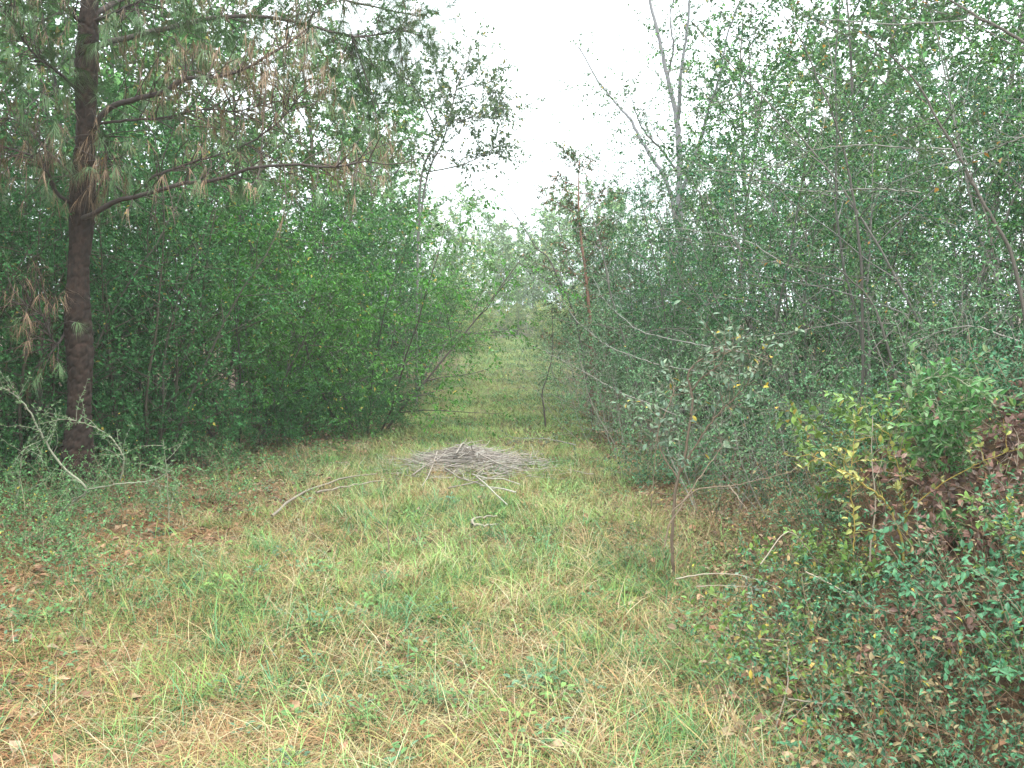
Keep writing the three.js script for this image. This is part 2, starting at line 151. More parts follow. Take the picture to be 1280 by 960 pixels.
function canvasTexture(w, h, f, srgb) {
  const a = new Uint8Array(w * h * 4);
  for (let j = 0; j < h; j++) for (let i = 0; i < w; i++) { const c = f(i, j), o = (j * w + i) * 4; a[o] = c[0]; a[o + 1] = c[1]; a[o + 2] = c[2]; a[o + 3] = 255; }
  const t = new THREE.DataTexture(a, w, h); t.wrapS = t.wrapT = THREE.RepeatWrapping; t.magFilter = THREE.LinearFilter; t.minFilter = THREE.LinearMipmapLinearFilter; if (srgb) t.colorSpace = THREE.SRGBColorSpace; t.needsUpdate = true; return t;
}
const barkTex = canvasTexture(256, 512, (i, j) => { const n = fbm(i / 14, j / 40), m = fbm(i / 4, j / 9), k = 0.55 + 0.5 * n + 0.35 * (m - 0.5); return [70 * k, 53 * k, 45 * k]; }, true);
M.pineBark = new THREE.MeshStandardMaterial({ name: 'pine_bark', map: barkTex, roughness: 0.95 });
const litterTex = canvasTexture(1024, 1024, (i, j) => {   // rotted leaves, soil and needles
  const n = fbm(i / 40, j / 40), m = noise(i / 5, j / 3), q = noise(i / 2.2 + 50, j / 7), k = 0.6 + 0.7 * (m * 0.5 + q * 0.5);
  return [clamp((70 + 40 * n) * k, 0, 255), clamp((54 + 30 * n) * k, 0, 255), clamp((38 + 18 * n) * k, 0, 255)];
}, true);

// ---------------------------------------------------------------- ground
const LEFT = [[2, -1.4], [3, -1.8], [4.5, -2.2], [6, -2.3], [9.4, -2.0], [15, -2.0], [28, -1.8], [45, -1.5]], RIGHT = [[2, 0.5], [3, 0.75], [6, 1.35], [9.4, 1.25], [15, 0.95], [28, 1.6], [45, 2]];
function table(t, d) { if (d <= t[0][0]) return t[0][1]; for (let k = 1; k < t.length; k++) if (d < t[k][0]) { const u = (d - t[k - 1][0]) / (t[k][0] - t[k - 1][0]); return t[k - 1][1] + (t[k][1] - t[k - 1][1]) * u; } return t[t.length - 1][1]; }
function pathness(x, z) { const d = -z, w = (noise(x * 1.3, z * 1.3) - 0.5) * 0.7; return ss(-0.8, 0.6, x - table(LEFT, d) + w) * ss(-0.45, 0.3, table(RIGHT, d) - x + w); }
function height(x, z) {
  const bank = 1.15 * ss(1.25, 3.0, x) * ss(-7.5, -5, z) * ss(0.5, -1.5, z);
  const rise = Math.max(0, -z - 17) * 0.035;                // the track climbs gently towards the clearing
  return bank + rise + (fbm(x * 0.5 + 20, z * 0.5) - 0.5) * 0.12 + (noise(x * 3, z * 3) - 0.5) * 0.035 - 0.02;
}
{
  const xs = [], zs = [], g = new THREE.BufferGeometry(), p = [], uv = [], ix = [], col = [];
  for (let k = -110; k <= 110; k++) xs.push(Math.sign(k) * (Math.abs(k) * 0.1 + Math.pow(Math.abs(k) / 110, 4) * 70));
  for (let k = 0; k <= 240; k++) zs.push(5 - k * 0.1 - Math.pow(k / 240, 4) * 130);
  for (const z of zs) for (const x of xs) { p.push(x, height(x, z), z); uv.push(x / 1.7, z / 1.7); const w = pathness(x, z); col.push(1 - 0.25 * w, 1, 1 - 0.2 * w); }
  const n = xs.length;
  for (let j = 0; j < zs.length - 1; j++) for (let i = 0; i < n - 1; i++) { const a = j * n + i; ix.push(a, a + 1, a + n, a + 1, a + n + 1, a + n); }
  g.setAttribute('position', new THREE.Float32BufferAttribute(p, 3)); g.setAttribute('uv', new THREE.Float32BufferAttribute(uv, 2)); g.setAttribute('color', new THREE.Float32BufferAttribute(col, 3)); g.setIndex(ix); g.computeVertexNormals();
  const m = new THREE.Mesh(g, new THREE.MeshStandardMaterial({ name: 'forest_soil', map: litterTex, vertexColors: true, roughness: 1, side: THREE.DoubleSide })); m.name = 'ground'; m.receiveShadow = true; m.userData = { kind: 'structure', label: 'forest floor of leaf litter with a grassy path', category: 'ground' }; scene.add(m);
}

// ---------------------------------------------------------------- growing shrubs and trees
// S: segments, wobble, upward pull, children, fork angle and length ratio per level; then the leaves
function grow(T, p, d, L, r, lvl, S, shade) {
  const n = S.seg[lvl], pts = [p], dirs = [d], rad = [r];
  for (let k = 1; k <= n; k++) { d = nrm(add(add(d, rdir(), S.wob[lvl]), [0, 1, 0], S.up[lvl])); p = add(p, d, L / n); pts.push(p); dirs.push(d); rad.push(r * (1 - k / n * (1 - S.taper[lvl]))); }
  const wood = lvl === 0 ? (T.stems.push(new Shape()), T.stems[T.stems.length - 1]) : T.wood;
  if ((!S.bareTo || lvl < S.bareTo) && (lvl < 2 || R() < (S.twigShare ?? 0.4)) && (!S.fine || lvl < 1 || R() < 0.5)) wood.tube(pts, rad, lvl === 0 ? (S.fine ? 3 : 6) : 3, tint(S.bark, 0.2));
  const at = (t) => { const k = Math.min(n - 1, Math.floor(t * n)), u = t * n - k; return [add(pts[k], sub(pts[k + 1], pts[k]), u), dirs[k + 1], rad[k]]; };
  const nb = S.nb[lvl];
  if (nb) {
    let az = rr(0, 6.28);
    for (let k = 0; k < nb; k++) {
      const t = S.from[lvl] + (0.99 - S.from[lvl]) * (k + R()) / nb, [q, e, qr] = at(t); az += 2.4 + rr(-0.5, 0.5);
      const sh = lvl === 0 ? tint([1, 1, 1], 0.18) : shade;
      grow(T, q, tilt(e, S.ang[lvl] * rr(0.7, 1.25), az), L * S.ratio[lvl] * rr(0.65, 1.25) * (1.15 - 0.45 * t), Math.min(qr * 0.7, S.rad[lvl + 1]), lvl + 1, S, sh);
    }
  }
  const nl = S.leaves[lvl];
  for (let k = 0; k < nl; k++) {
    const t = 0.12 + 0.88 * (k + R()) / nl, [q, e] = at(Math.min(t, 0.999));
    const dd = nrm(add(tilt(e, rr(0.6, 1.3), rr(0, 6.28)), [0, S.hang ?? 0, 0])), up = nrm(add([0, 1, 0], rdir(), S.flop ?? 0.7));
    const base = R() < (S.oddShare ?? 0.02) ? S.odd : S.leaf, c = tint(base, S.vary ?? 0.35), s = rr(0.65, 1.2);
    T.leaf.leaf(q, dd, up, S.leafL * s, S.leafW * s, [c[0] * shade[0], c[1] * shade[1], c[2] * shade[2]], 0.22, S.round);
  }
}
function plantShape(S, seed) {
  R = rng(seed);
  const T = { stems: [], wood: new Shape(), leaf: new Shape() };
  for (let k = 0; k < S.stems; k++) {
    const a = k / S.stems * 6.28 + rr(-0.4, 0.4), q = S.stems > 1 ? rr(0.3, 1) : 0;
    grow(T, [Math.cos(a) * q * S.spread * 0.3, -0.06, Math.sin(a) * q * S.spread * 0.3], nrm([Math.cos(a) * q * S.lean, 1, Math.sin(a) * q * S.lean]), S.height * rr(0.8, 1.1), S.rad[0] * rr(0.7, 1.15), 0, S, [1, 1, 1]);
  }
  return T;
}
function plant(name, label, category, group, S, seed) { // a thing > stem (each its own), branches, foliage
  const o = thing(name, label, category, [0, 0, 0], group), T = plantShape(S, seed), one = T.stems.length === 1;
  if (S.fine) { // stems too thin to tell apart
    const all = new Shape(); for (const s of T.stems) { const b = all.p.length / 3; for (const v of s.p) all.p.push(v); for (const v of s.c) all.c.push(v); for (const v of s.i) all.i.push(v + b); }
    tag(all.build('stalk_cluster', M.twig, o, true), { kind: 'stuff' });
  } else for (const s of T.stems) s.build(one ? 'trunk' : 'stem', M.twig, o, true);
  if (T.wood.i.length) tag(T.wood.build('branchwork', M.twig, o, true), { kind: 'stuff' });
  if (T.leaf.i.length) T.leaf.build('crown', S.mat, o);
  return o;
}
const free = new Set();
function put(proto, x, z, scale = 1, turn = 0, label, group, lean = 0) {   // first use moves the plant itself, then copies
  let o = proto;
  if (free.has(proto)) { o = proto.clone(); o.name = numbered(proto.name.replace(/_\d{3}$/, '')); o.userData = { ...proto.userData }; scene.add(o); } else free.add(proto);
  o.position.set(x, height(x, z), z); o.rotation.set(lean, turn, 0, 'YXZ'); o.scale.setScalar(scale);
  if (label) o.userData.label = label;
  if (group) o.userData.group = group;
  return o;
}

const yaupon = { stems: 6, spread: 1.4, lean: 0.42, height: 4.2, bark: [0.18, 0.165, 0.145], seg: [8, 4, 2], wob: [0.15, 0.22, 0.3], up: [0.03, 0.0, 0.02], taper: [0.25, 0.3, 0.4], nb: [13, 9, 0], from: [0.04, 0.12, 0], ang: [1.0, 0.85, 0], ratio: [0.34, 0.42, 0], rad: [0.018, 0.007, 0.003], leaves: [0, 6, 24], leafL: 0.031, leafW: 0.017, leaf: [0.075, 0.145, 0.06], odd: [0.36, 0.3, 0.06], oddShare: 0.008, vary: 0.45, flop: 0.8, mat: M.glossyLeaf };
const broadleaf = { twigShare: 0.2, stems: 7, spread: 1.2, lean: 0.66, height: 3.4, bark: [0.08, 0.065, 0.055], seg: [7, 4, 2], wob: [0.14, 0.2, 0.26], up: [0.02, -0.02, -0.03], taper: [0.25, 0.3, 0.4], nb: [12, 9, 0], from: [0.06, 0.15, 0], ang: [1.0, 0.8, 0], ratio: [0.42, 0.42, 0], rad: [0.022, 0.01, 0.004], leaves: [0, 5, 15], leafL: 0.064, leafW: 0.032, leaf: [0.07, 0.255, 0.018], odd: [0.45, 0.36, 0.05], oddShare: 0.012, vary: 0.45, flop: 0.55, hang: -0.15, mat: M.softLeaf };
const hardwood = { bareTo: 2, stems: 1, spread: 0, lean: 0, height: 9, bark: [0.12, 0.1, 0.09], seg: [12, 5, 2], wob: [0.07, 0.18, 0.3], up: [0.04, 0.05, 0.0], taper: [0.2, 0.25, 0.4], nb: [30, 10, 0], from: [0.07, 0.15, 0], ang: [1.05, 0.8, 0], ratio: [0.3, 0.42, 0], rad: [0.07, 0.02, 0.006], leaves: [0, 8, 26], leafL: 0.112, leafW: 0.063, leaf: [0.095, 0.22, 0.06], odd: [0.36, 0.28, 0.06], oddShare: 0.03, vary: 0.45, flop: 0.7, hang: -0.2, mat: M.matteLeaf };
const thicket = { ...yaupon, twigShare: 0.12, stems: 10, height: 3.6, lean: 0.34, nb: [12, 9, 0], from: [0.12, 0.15, 0], leaf: [0.055, 0.17, 0.05], leafL: 0.046, leafW: 0.024, rad: [0.02, 0.008, 0.003], bark: [0.1, 0.085, 0.06], leaves: [0, 4, 15], mat: M.matteLeaf };
const cedar = { ...hardwood, bareTo: 0, height: 4.6, nb: [34, 12, 0], from: [0.1, 0.1, 0], ang: [1.2, 0.7, 0], ratio: [0.22, 0.36, 0], leaves: [0, 8, 22], leafL: 0.06, leafW: 0.024, leaf: [0.085, 0.16, 0.06], odd: [0.24, 0.11, 0.07], oddShare: 0.22, rad: [0.04, 0.01, 0.004], bark: [0.2, 0.1, 0.07] };
const meadow = { ...broadleaf, height: 2.2, stems: 6, leaf: [0.2, 0.29, 0.09], odd: [0.46, 0.4, 0.1], oddShare: 0.14, leaves: [0, 6, 14], leafL: 0.09, leafW: 0.045 };

const YL = 'grey-green yaupon holly of tiny leaves in the thicket right of the path', YG = 'yaupon hollies in the thicket';
const yau = [11, 12, 13, 14].map((s, k) => plant('yaupon_holly', YL, 'shrub', YG, { ...yaupon, leaf: [[0.045, 0.15, 0.055], [0.04, 0.14, 0.065], [0.075, 0.19, 0.035], [0.055, 0.165, 0.05]][k], oddShare: [0.006, 0.02, 0.01, 0.004][k] }, s));
const BL = 'broad bright green shrub leaning over the grassy path', BG = 'broad green shrubs beside the path';
const bro = [21, 22, 23].map((s, k) => plant('broadleaf_shrub', BL, 'shrub', BG, { ...broadleaf, leaf: [[0.06, 0.215, 0.016], [0.045, 0.17, 0.035], [0.08, 0.2, 0.03]][k] }, s));
const TL = 'many-stemmed shrub with bare lower stems in the shade behind the pine', TG = 'shade thicket behind the pine';
const thi = [31, 32].map((s) => plant('thicket_shrub', TL, 'shrub', TG, thicket, s));
const HL = 'leafy green tree rising behind the broad bright green shrubs', HG = 'hardwoods behind the shrubs';
const har = [41, 42, 43].map((s) => plant('hardwood_tree', HL, 'tree', HG, hardwood, s));
const mea = [51, 52].map((s) => plant('meadow_shrub', 'low yellow-green shrub in the clearing where the path ends', 'shrub', 'shrubs in the far clearing', meadow, s));

R = rng(1000);
// right of the path
for (const [x, z, s] of [[2.3, -11.6, 0.95], [3.2, -9.9, 1.05], [4.0, -8.6, 1.1], [4.7, -7.2, 1.12], [5.3, -5.4, 1.15], [5.6, -9.6, 1.15], [4.5, -11.4, 1.1], [3.4, -13.2, 1.05], [2.4, -14.8, 0.95], [2.3, -17.8, 1], [2.7, -21, 1.05], [3.8, -25, 0.9], [6.4, -3.4, 1.1], [6.9, -7.6, 1.25], [6.7, -11.4, 1.3], [5.2, -14, 1.25], [3.2, -29, 0.8], [3.7, -34, 0.8]]) put(yau[Math.floor(R() * 4)], x, z, s * rr(0.94, 1.06), rr(0, 6.28), x < 3.3 + Math.max(0, 10 + z) * 0.7 ? 'grey-green yaupon holly with tiny leaves standing right at the edge of the grass' : YL, x < 3.3 + Math.max(0, 10 + z) * 0.7 ? 'yaupons at the edge of the grass' : YG);
// left of the path
for (const [x, z, s] of [[-2.4, -13.2, 1.08], [-3.7, -11.4, 0.8], [-2.7, -16.2, 0.85], [-4.5, -12.8, 1.15], [-3.2, -19, 1.1], [-3.9, -15.2, 1.2], [-2.8, -22.5, 1.1], [-4.6, -18.6, 1.3], [-2.9, -27, 0.85], [-3.1, -32, 0.8]]) put(bro[Math.floor(R() * 3)], x, z, s, rr(0, 6.28));
for (const [x, z, s] of [[-4.3, -9.9, 1], [-5.4, -9.2, 1.05], [-6.4, -8.6, 1.05], [-5.2, -11.2, 1.15], [-6.8, -10.6, 1.15], [-7.6, -7.8, 1.1], [-8.4, -10, 1.2], [-5.9, -13.2, 1.25], [-7.8, -13, 1.3], [-6.2, -6.2, 1.0], [-7.2, -3.6, 1]]) put(thi[Math.floor(R() * 2)], x, z, s, rr(0, 6.28));
for (const [x, z, s] of [[-6.4, -12.4, 0.8], [-8.8, -12.2, 0.95], [-4.7, -14.4, 0.72], [-10.4, -10.6, 1], [-3.3, -21, 0.9], [-4.4, -18.8, 1.1], [-6.6, -18, 1.25], [-5.3, -16.4, 1.0], [-7.6, -15.4, 1.2], [-9.6, -15.5, 1.15], [-8.6, -20, 1.3], [-5.2, -25, 1.2], [-5.2, -33, 1.2], 
  [6.4, -14.6, 0.9], [8.4, -12.6, 1.05], [4.8, -18.4, 0.85], [6.9, -17.5, 1.1], [9, -16.4, 1.2], [6.6, -23, 1.2], [9.6, -20.6, 1.3], [11.6, -16.5, 1.2], 
  [-5.9, -4.6, 1], [-6.2, -1.2, 1.1], [-5, 2.2, 1.1], [-8.6, -6.2, 1.1], [6.6, -1.6, 1], [-7.2, -13.8, 1.1]]) put(har[Math.floor(R() * 3)], x, z, s, rr(0, 6.28), z > -7 ? (x < 0 ? 'tall leafy tree shading the pine from the left of the path' : 'tall leafy tree shading the brushy bank') : x < 0 ? (z > -18 ? 'leafy green tree rising just behind the pine and the shade thicket' : HL) : (z > -19 ? 'leafy tree standing close behind the yaupon thicket' : 'tall leafy tree deep in the wood behind the yaupon thicket'), z > -7 ? (x < 0 ? 'tall leafy tree shading the pine from the left of the path' : 'tall leafy tree shading the brushy bank') : z > -7 ? (x < 0 ? 'trees shading the pine' : 'trees shading the bank') : x < 0 ? (z > -18 ? 'trees just behind the pine' : HG) : (z > -19 ? 'trees close behind the yaupons' : 'trees deep behind the yaupons'));
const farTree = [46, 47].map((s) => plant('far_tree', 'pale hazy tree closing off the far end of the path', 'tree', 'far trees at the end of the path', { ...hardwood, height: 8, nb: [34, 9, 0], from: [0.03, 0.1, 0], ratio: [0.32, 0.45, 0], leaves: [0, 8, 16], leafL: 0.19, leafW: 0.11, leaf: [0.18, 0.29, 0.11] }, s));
const FL = 'pale hazy tree closing off the far end of the path', FG = 'far trees at the end of the path';
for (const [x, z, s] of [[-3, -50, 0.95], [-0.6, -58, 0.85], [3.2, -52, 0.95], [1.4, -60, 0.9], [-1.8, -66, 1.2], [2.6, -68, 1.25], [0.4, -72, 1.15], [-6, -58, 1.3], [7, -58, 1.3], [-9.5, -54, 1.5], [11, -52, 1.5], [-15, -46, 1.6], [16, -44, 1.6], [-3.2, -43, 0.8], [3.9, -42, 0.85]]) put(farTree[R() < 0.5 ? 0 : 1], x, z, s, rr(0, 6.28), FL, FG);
for (const [x, z, s] of [[-1.7, -34, 0.65], [2.0, -33, 0.75], [-1.9, -39, 0.9], [2.6, -38, 1.0], [-2.8, -36, 1.1], [3.4, -41, 1.2], [-1.2, -46, 0.8], [1.9, -48, 0.9], [0.2, -51, 0.8], [-3, -45, 1.2]]) put(mea[Math.floor(R() * 2)], x, z, s, rr(0, 6.28));
const UL = 'knee-high to waist-high green undergrowth shrub filling the shade under the trees', UG = 'undergrowth shrubs';
for (const [x, z, s] of [[2.9, -16.2, 0.9], [3.9, -10.6, 1], [5.9, -8.2, 1.1]]) put(thi[0], x, z, s, rr(0, 6.28), 'darker big-leaved shrub mixed into the yaupon thicket', 'darker shrubs in the thicket');
for (const [x, z, s] of [[3.0, -13.9, 0.85], [6.2, -6.3, 1.15]]) put(bro[1], x, z, s, rr(0, 6.28), 'bright green shrub mixed into the yaupon thicket', 'bright shrubs in the thicket');
const und = [71, 72].map((s) => plant('undergrowth_shrub', UL, 'shrub', UG, { ...thicket, fine: true, stems: 9, height: 1.6, lean: 0.7, from: [0.05, 0.1, 0], nb: [10, 7, 0], leaves: [0, 4, 12], leafL: 0.05, leafW: 0.027, rad: [0.01, 0.005, 0.0025] }, s));
R = rng(1100);
for (const [x, z, s] of [[-2.2, -12.3, 0.5], [-1.9, -13.4, 0.5], [-4.2, -9.2, 0.5], [-3.7, -10, 0.55], [-5, -8.5, 0.55], [-3.1, -11.2, 0.6], [-5.9, -8.1, 0.6], [-6.9, -7.4, 0.7], [-4.6, -10.4, 0.7], [-5.9, -9.9, 0.8], [-7, -9.2, 0.9], [-6.2, -11.8, 1], [-7.8, -11.4, 1.1], [-8.6, -8.2, 1], [-3.2, -12.9, 0.7], [-3.4, -14.2, 0.9], [-3.2, -16.6, 0.9],
  [3.1, -11.2, 0.7], [4.2, -10, 0.75], [5, -8.4, 0.8], [5.8, -7.2, 0.9], [5.8, -11.4, 1.1], [4.4, -13, 1], [3.2, -15.2, 0.9], [2.9, -19, 1], [3.2, -23, 1.1], [6.4, -5.4, 0.9]]) put(und[R() < 0.5 ? 0 : 1], x, z, s * rr(0.9, 1.1), rr(0, 6.28));
const you = [75, 76, 77].map((s) => plant('young_yaupon', 'airy waist-high young yaupon at the grass edge below the thicket', 'shrub', 'young yaupons at the grass edge', { ...yaupon, stems: 6, height: 1.7, lean: 0.75, nb: [9, 5, 0], from: [0.08, 0.1, 0], ratio: [0.42, 0.45, 0], leaves: [0, 4, 11], rad: [0.008, 0.004, 0.002], leaf: [0.11, 0.23, 0.1], bark: [0.26, 0.24, 0.2], leafL: 0.034, leafW: 0.018 }, s));
for (const [x, z, s] of [[1.55, -10.2, 0.9], [1.95, -8.7, 0.95], [2.5, -7.7, 0.9], [1.75, -7.3, 0.7], [3.2, -7.2, 0.95], [2.9, -8.7, 1.05], [1.4, -11.8, 1], [1.5, -13.2, 1.1], [2.3, -10.3, 1.1], [2.2, -6.5, 0.75], [3, -6.1, 0.8], [1.4, -8.9, 0.6], [1.9, -12.6, 1.1], [3.7, -6.6, 1], [1.35, -16, 1], [1.6, -18.5, 1.1], [1.8, -22, 1.2]]) put(you[Math.floor(R() * 3)], x, z, s * rr(0.9, 1.1), rr(0, 6.28));
const ce = plant('cedar_tree', 'slim cedar with rusty dead inner foliage at the right edge of the path', 'tree', undefined, cedar, 61);
put(ce, 1.35, -14.4, 1, 0.4);
console.log('thickets done');

// ---------------------------------------------------------------- the pine
{
  R = rng(81);
  const base = CURVE.pineTrunk[0], o = thing('pine_tree', 'tall pine with dark furrowed bark and brown dead needles hanging from its limbs', 'tree', base[0]);
  const rel = (p) => sub(p, base[0]);
  const tr = [...base, [base[11][0] + 0.1, 7, -8.1], [base[11][0] + 0.2, 10, -8.2], [base[11][0] + 0.1, 14, -8.3]], pts = smoothCurve(tr.map(rel), 420);
  pts[0][1] -= 0.1;
  const rad = pts.map((p) => 0.118 * Math.max(0.2, 1 - p[1] / 15.5) + 0.085 * Math.exp(-Math.max(0, p[1]) / 0.22) + 0.012 * Math.sin(p[1] * 5));
  const bump = (u, v) => { // long plates parted by furrows
    let best = 9, sec = 9; const gx = u * 11, gy = v * 9, i0 = Math.floor(gx), j0 = Math.floor(gy);
    for (let i = i0 - 1; i <= i0 + 1; i++) for (let j = j0 - 1; j <= j0 + 1; j++) { const ii = (i + 11) % 11, dx = i + h2(ii, j) * 0.9 - gx, dy = j + h2(ii + 40, j) * 0.9 - gy, e = Math.hypot(dx, dy); if (e < best) { sec = best; best = e; } else if (e < sec) sec = e; }
    return 0.88 + 0.16 * ss(0, 0.3, sec - best) + 0.03 * noise(u * 40, v * 40);
  };
  new Shape().tube(pts, rad, 44, [1, 1, 1], bump).build('trunk', M.pineBark, o, true, true);
  const needles = new Shape(), dead = new Shape(), twigs = new Shape();
  const tuft = (g, p, d, n, L, c, droop) => { for (let k = 0; k < n; k++) { const q = nrm(add(add(d, rdir(), 0.75), [0, -1, 0], droop)); g.strip(add(p, d, rr(-0.06, 0.06)), q, L * rr(0.7, 1.15), 0.0045, tint(c, 0.35), 0.35 + droop, 2); } };
  const brown = [0.22, 0.14, 0.08], green = [0.11, 0.19, 0.075];
  for (const [k, c] of CURVE.pineLimb.entries()) {
    const q = smoothCurve(c.map(rel), 26, 0.006), r0 = [0.03, 0.014, 0.026, 0.016, 0.02, 0.018, 0.02, 0.018, 0.012, 0.014, 0.03, 0.03, 0.016][k];
    new Shape().tube(q, radii(q.length, r0, r0 * 0.25), 6, [0.075, 0.055, 0.05]).build('limb', M.twig, o, true);
    for (let s2 = 14; s2 < q.length * 2; s2++) { const s = s2 >> 1;   // side twigs with needles at their ends
      const d = nrm(sub(q[s], q[s - 1])), e = tilt(d, rr(0.5, 1.1), rr(0, 6.28)), L = rr(0.2, 0.6), w = [q[s]]; let dd = e;
      for (let i = 1; i < 5; i++) { dd = nrm(add(dd, rdir(), 0.25)); w.push(add(w[i - 1], dd, L / 4)); }
      twigs.tube(w, radii(5, 0.006, 0.003), 3, [0.09, 0.065, 0.055]);
      const live = k === 10 || k === 11 || k === 5 || k === 6 || k === 7 ? 0.85 : 0.35;
      if (R() < 0.8) { const v = R() < live; tuft(v ? needles : dead, w[4], dd, v ? 36 : 12, v ? 0.18 : 0.21, v ? green : brown, v ? 0.15 : 0.6); }
      if (R() < 0.4) tuft(dead, add(w[2], rdir(), 0.05), dd, 8, 0.2, brown, 0.7);
    }
  }
  const limbPts = CURVE.pineLimb.flatMap((c) => c.map(rel));
  const hang = (p) => { let b = null, m = 9; for (const q of limbPts) { const e = len(sub(q, p)); if (e < m) { m = e; b = q; } } if (m > 0.12) twigs.tube([b, add(add(b, sub(p, b), 0.5), [rr(-0.06, 0.06), rr(-0.02, 0.08), rr(-0.06, 0.06)]), p], [0.007, 0.005, 0.003], 3, [0.09, 0.065, 0.055]); };
  for (const k of ['deadNeedle', 'greenNeedle']) for (const [p] of CURVE[k]) hang(rel(p));
  for (const [p] of CURVE.deadNeedle) for (let k = 0; k < 11; k++) tuft(dead, add(rel(p), rdir(), rr(0.05, 0.42)), nrm(add([0, -1, 0], rdir(), 0.8)), 11, 0.22, brown, 0.45);
  for (const [p] of CURVE.greenNeedle) for (let k = 0; k < 8; k++) { const e = rdir(); tuft(needles, add(rel(p), e, 0.3), nrm(add(e, [0, 0.3, 0])), 46, 0.22, green, 0.25); }
  for (let k = 0; k < 70; k++) { // the crown above the picture
    const y = rr(5.6, 14.5), a = rr(0, 6.28), L = rr(0.8, 2.6) * (1.2 - (y - 5.6) / 12), e = [Math.cos(a), rr(0, 0.4), Math.sin(a)], c = [base[11][0] - base[0][0] + 0.1, y, -0.15], q = [];
    for (let i = 0; i <= 5; i++) q.push(add(add(c, e, L * i / 5), [0, 0.1 * i * i / 25, 0]));
    twigs.tube(q, radii(6, 0.018, 0.005), 4, [0.09, 0.065, 0.055]);
    for (let i = 2; i <= 5; i++) for (let j = 0; j < 2; j++) tuft(needles, add(q[i], rdir(), 0.2), nrm(add(e, rdir(), 0.8)), 30, 0.19, green, 0.1);
  }
  tag(twigs.build('twigs', M.twig, o, true), { kind: 'stuff' }); needles.build('crown', M.needle, o); tag(dead.build('dead_needles', M.needle, o), { label: 'brown dead needles draped on the lower limbs' });
}

// ---------------------------------------------------------------- slender traced trees and saplings
function tracedTree(name, label, category, curves, r0, bark, leafSpec, seed, mainPart = 'trunk', sides = 6) {
  R = rng(seed);
  const b = curves[0][0], o = thing(name, label, category, [b[0], b[1], b[2]]), leaf = new Shape(), tw = new Shape(), loose = [], rel = (p) => sub(p, b);
  curves.forEach((c, k) => {
    const q = smoothCurve(c.map(rel), 8 + c.length * 4, leafSpec.jig ?? 0.004), r = Array.isArray(r0) ? r0[Math.min(k, r0.length - 1)] : k ? r0 * 0.6 : r0;
    if (!k && q[3][1] - q[0][1] > 0.7 * len(sub(q[3], q[0]))) q[0][1] -= 0.08;
    new Shape().tube(q, radii(q.length, r, r * (k ? 0.3 : 0.35)), sides, tint(bark, 0.1)).build(k ? 'limb' : mainPart, M.twig, o, true);
    const n = q.length, from = Math.floor(n * (k ? leafSpec.from ?? 0.2 : leafSpec.trunkFrom ?? 0.5));
    for (let s = from; s < n; s++) {
      const d = nrm(sub(q[s], q[Math.max(0, s - 1)]));
      for (let j = 0; j < leafSpec.twigs; j++) if (R() < leafSpec.chance) {
        let dd = tilt(d, rr(0.5, 1.3), rr(0, 6.28)); const L = leafSpec.twigL * rr(0.4, 1.2), w = [q[s]];
        for (let i = 1; i < 5; i++) { dd = nrm(add(add(dd, rdir(), 0.3), [0, leafSpec.twigUp ?? 0, 0])); w.push(add(w[i - 1], dd, L / 4)); }
        (leafSpec.n ? tw : new Shape()).tube(w, radii(5, leafSpec.twigR, leafSpec.twigR * 0.4), 3, tint(bark, 0.15)).i.length && !leafSpec.n && loose.push(w);
        for (let i = 0; i < leafSpec.n; i++) { const m = Math.min(3.99, rr(0.6, 4)), a = Math.floor(m), pt = add(w[a], sub(w[a + 1], w[a]), m - a), sz = rr(0.65, 1.2); leaf.leaf(pt, nrm(add(tilt(dd, rr(0.6, 1.3), rr(0, 6.28)), [0, leafSpec.hang ?? 0, 0])), nrm(add([0, 1, 0], rdir(), leafSpec.flop ?? 0.6)), leafSpec.L * sz, leafSpec.W * sz, tint(R() < (leafSpec.oddShare ?? 0) ? leafSpec.odd : leafSpec.c, 0.35), 0.22, leafSpec.round); }
      }
      for (let j = 0; j < (leafSpec.onStem ?? 0); j++) { const sz = rr(0.65, 1.2); leaf.leaf(add(q[s], d, rr(-0.03, 0.03)), tilt(d, rr(0.6, 1.2), rr(0, 6.28)), nrm(add([0, 1, 0], rdir(), leafSpec.flop ?? 0.6)), leafSpec.L * sz, leafSpec.W * sz, tint(R() < (leafSpec.oddShare ?? 0) ? leafSpec.odd : leafSpec.c, 0.35), 0.22, leafSpec.round); }
    }
  });
  for (const w of loose) new Shape().tube(w, radii(5, leafSpec.twigR, leafSpec.twigR * 0.4), 3, tint(bark, 0.15)).build('twig', M.twig, o, true);
  if (tw.i.length) tag(tw.build('twigs', M.twig, o, true), { kind: 'stuff' });
  if (leaf.i.length) leaf.build('crown', leafSpec.mat ?? M.softLeaf, o);
  return o;
}
tracedTree('bare_limbed_tree', 'tall thin tree with forked grey limbs and few leaves against the white sky', 'tree', CURVE.tallRight, [0.085, 0.055, 0.055, 0.035, 0.05, 0.02, 0.03, 0.03], [0.26, 0.24, 0.25], { twigs: 1, chance: 0.85, twigL: 1.2, twigR: 0.006, n: 16, L: 0.085, W: 0.045, c: [0.09, 0.15, 0.07], trunkFrom: 0.6, from: 0.3, jig: 0.015 }, 101);
tracedTree('slender_tree', 'slender tree with sparse leafy top rising over the bright green shrub', 'tree', CURVE.tallLeft, [0.028, 0.022, 0.018, 0.014, 0.014, 0.016], [0.2, 0.18, 0.17], { twigs: 3, chance: 0.8, twigL: 0.9, twigR: 0.006, n: 18, L: 0.085, W: 0.045, c: [0.08, 0.14, 0.05], odd: [0.3, 0.26, 0.05], oddShare: 0.05, trunkFrom: 0.5, from: 0.2 }, 102);
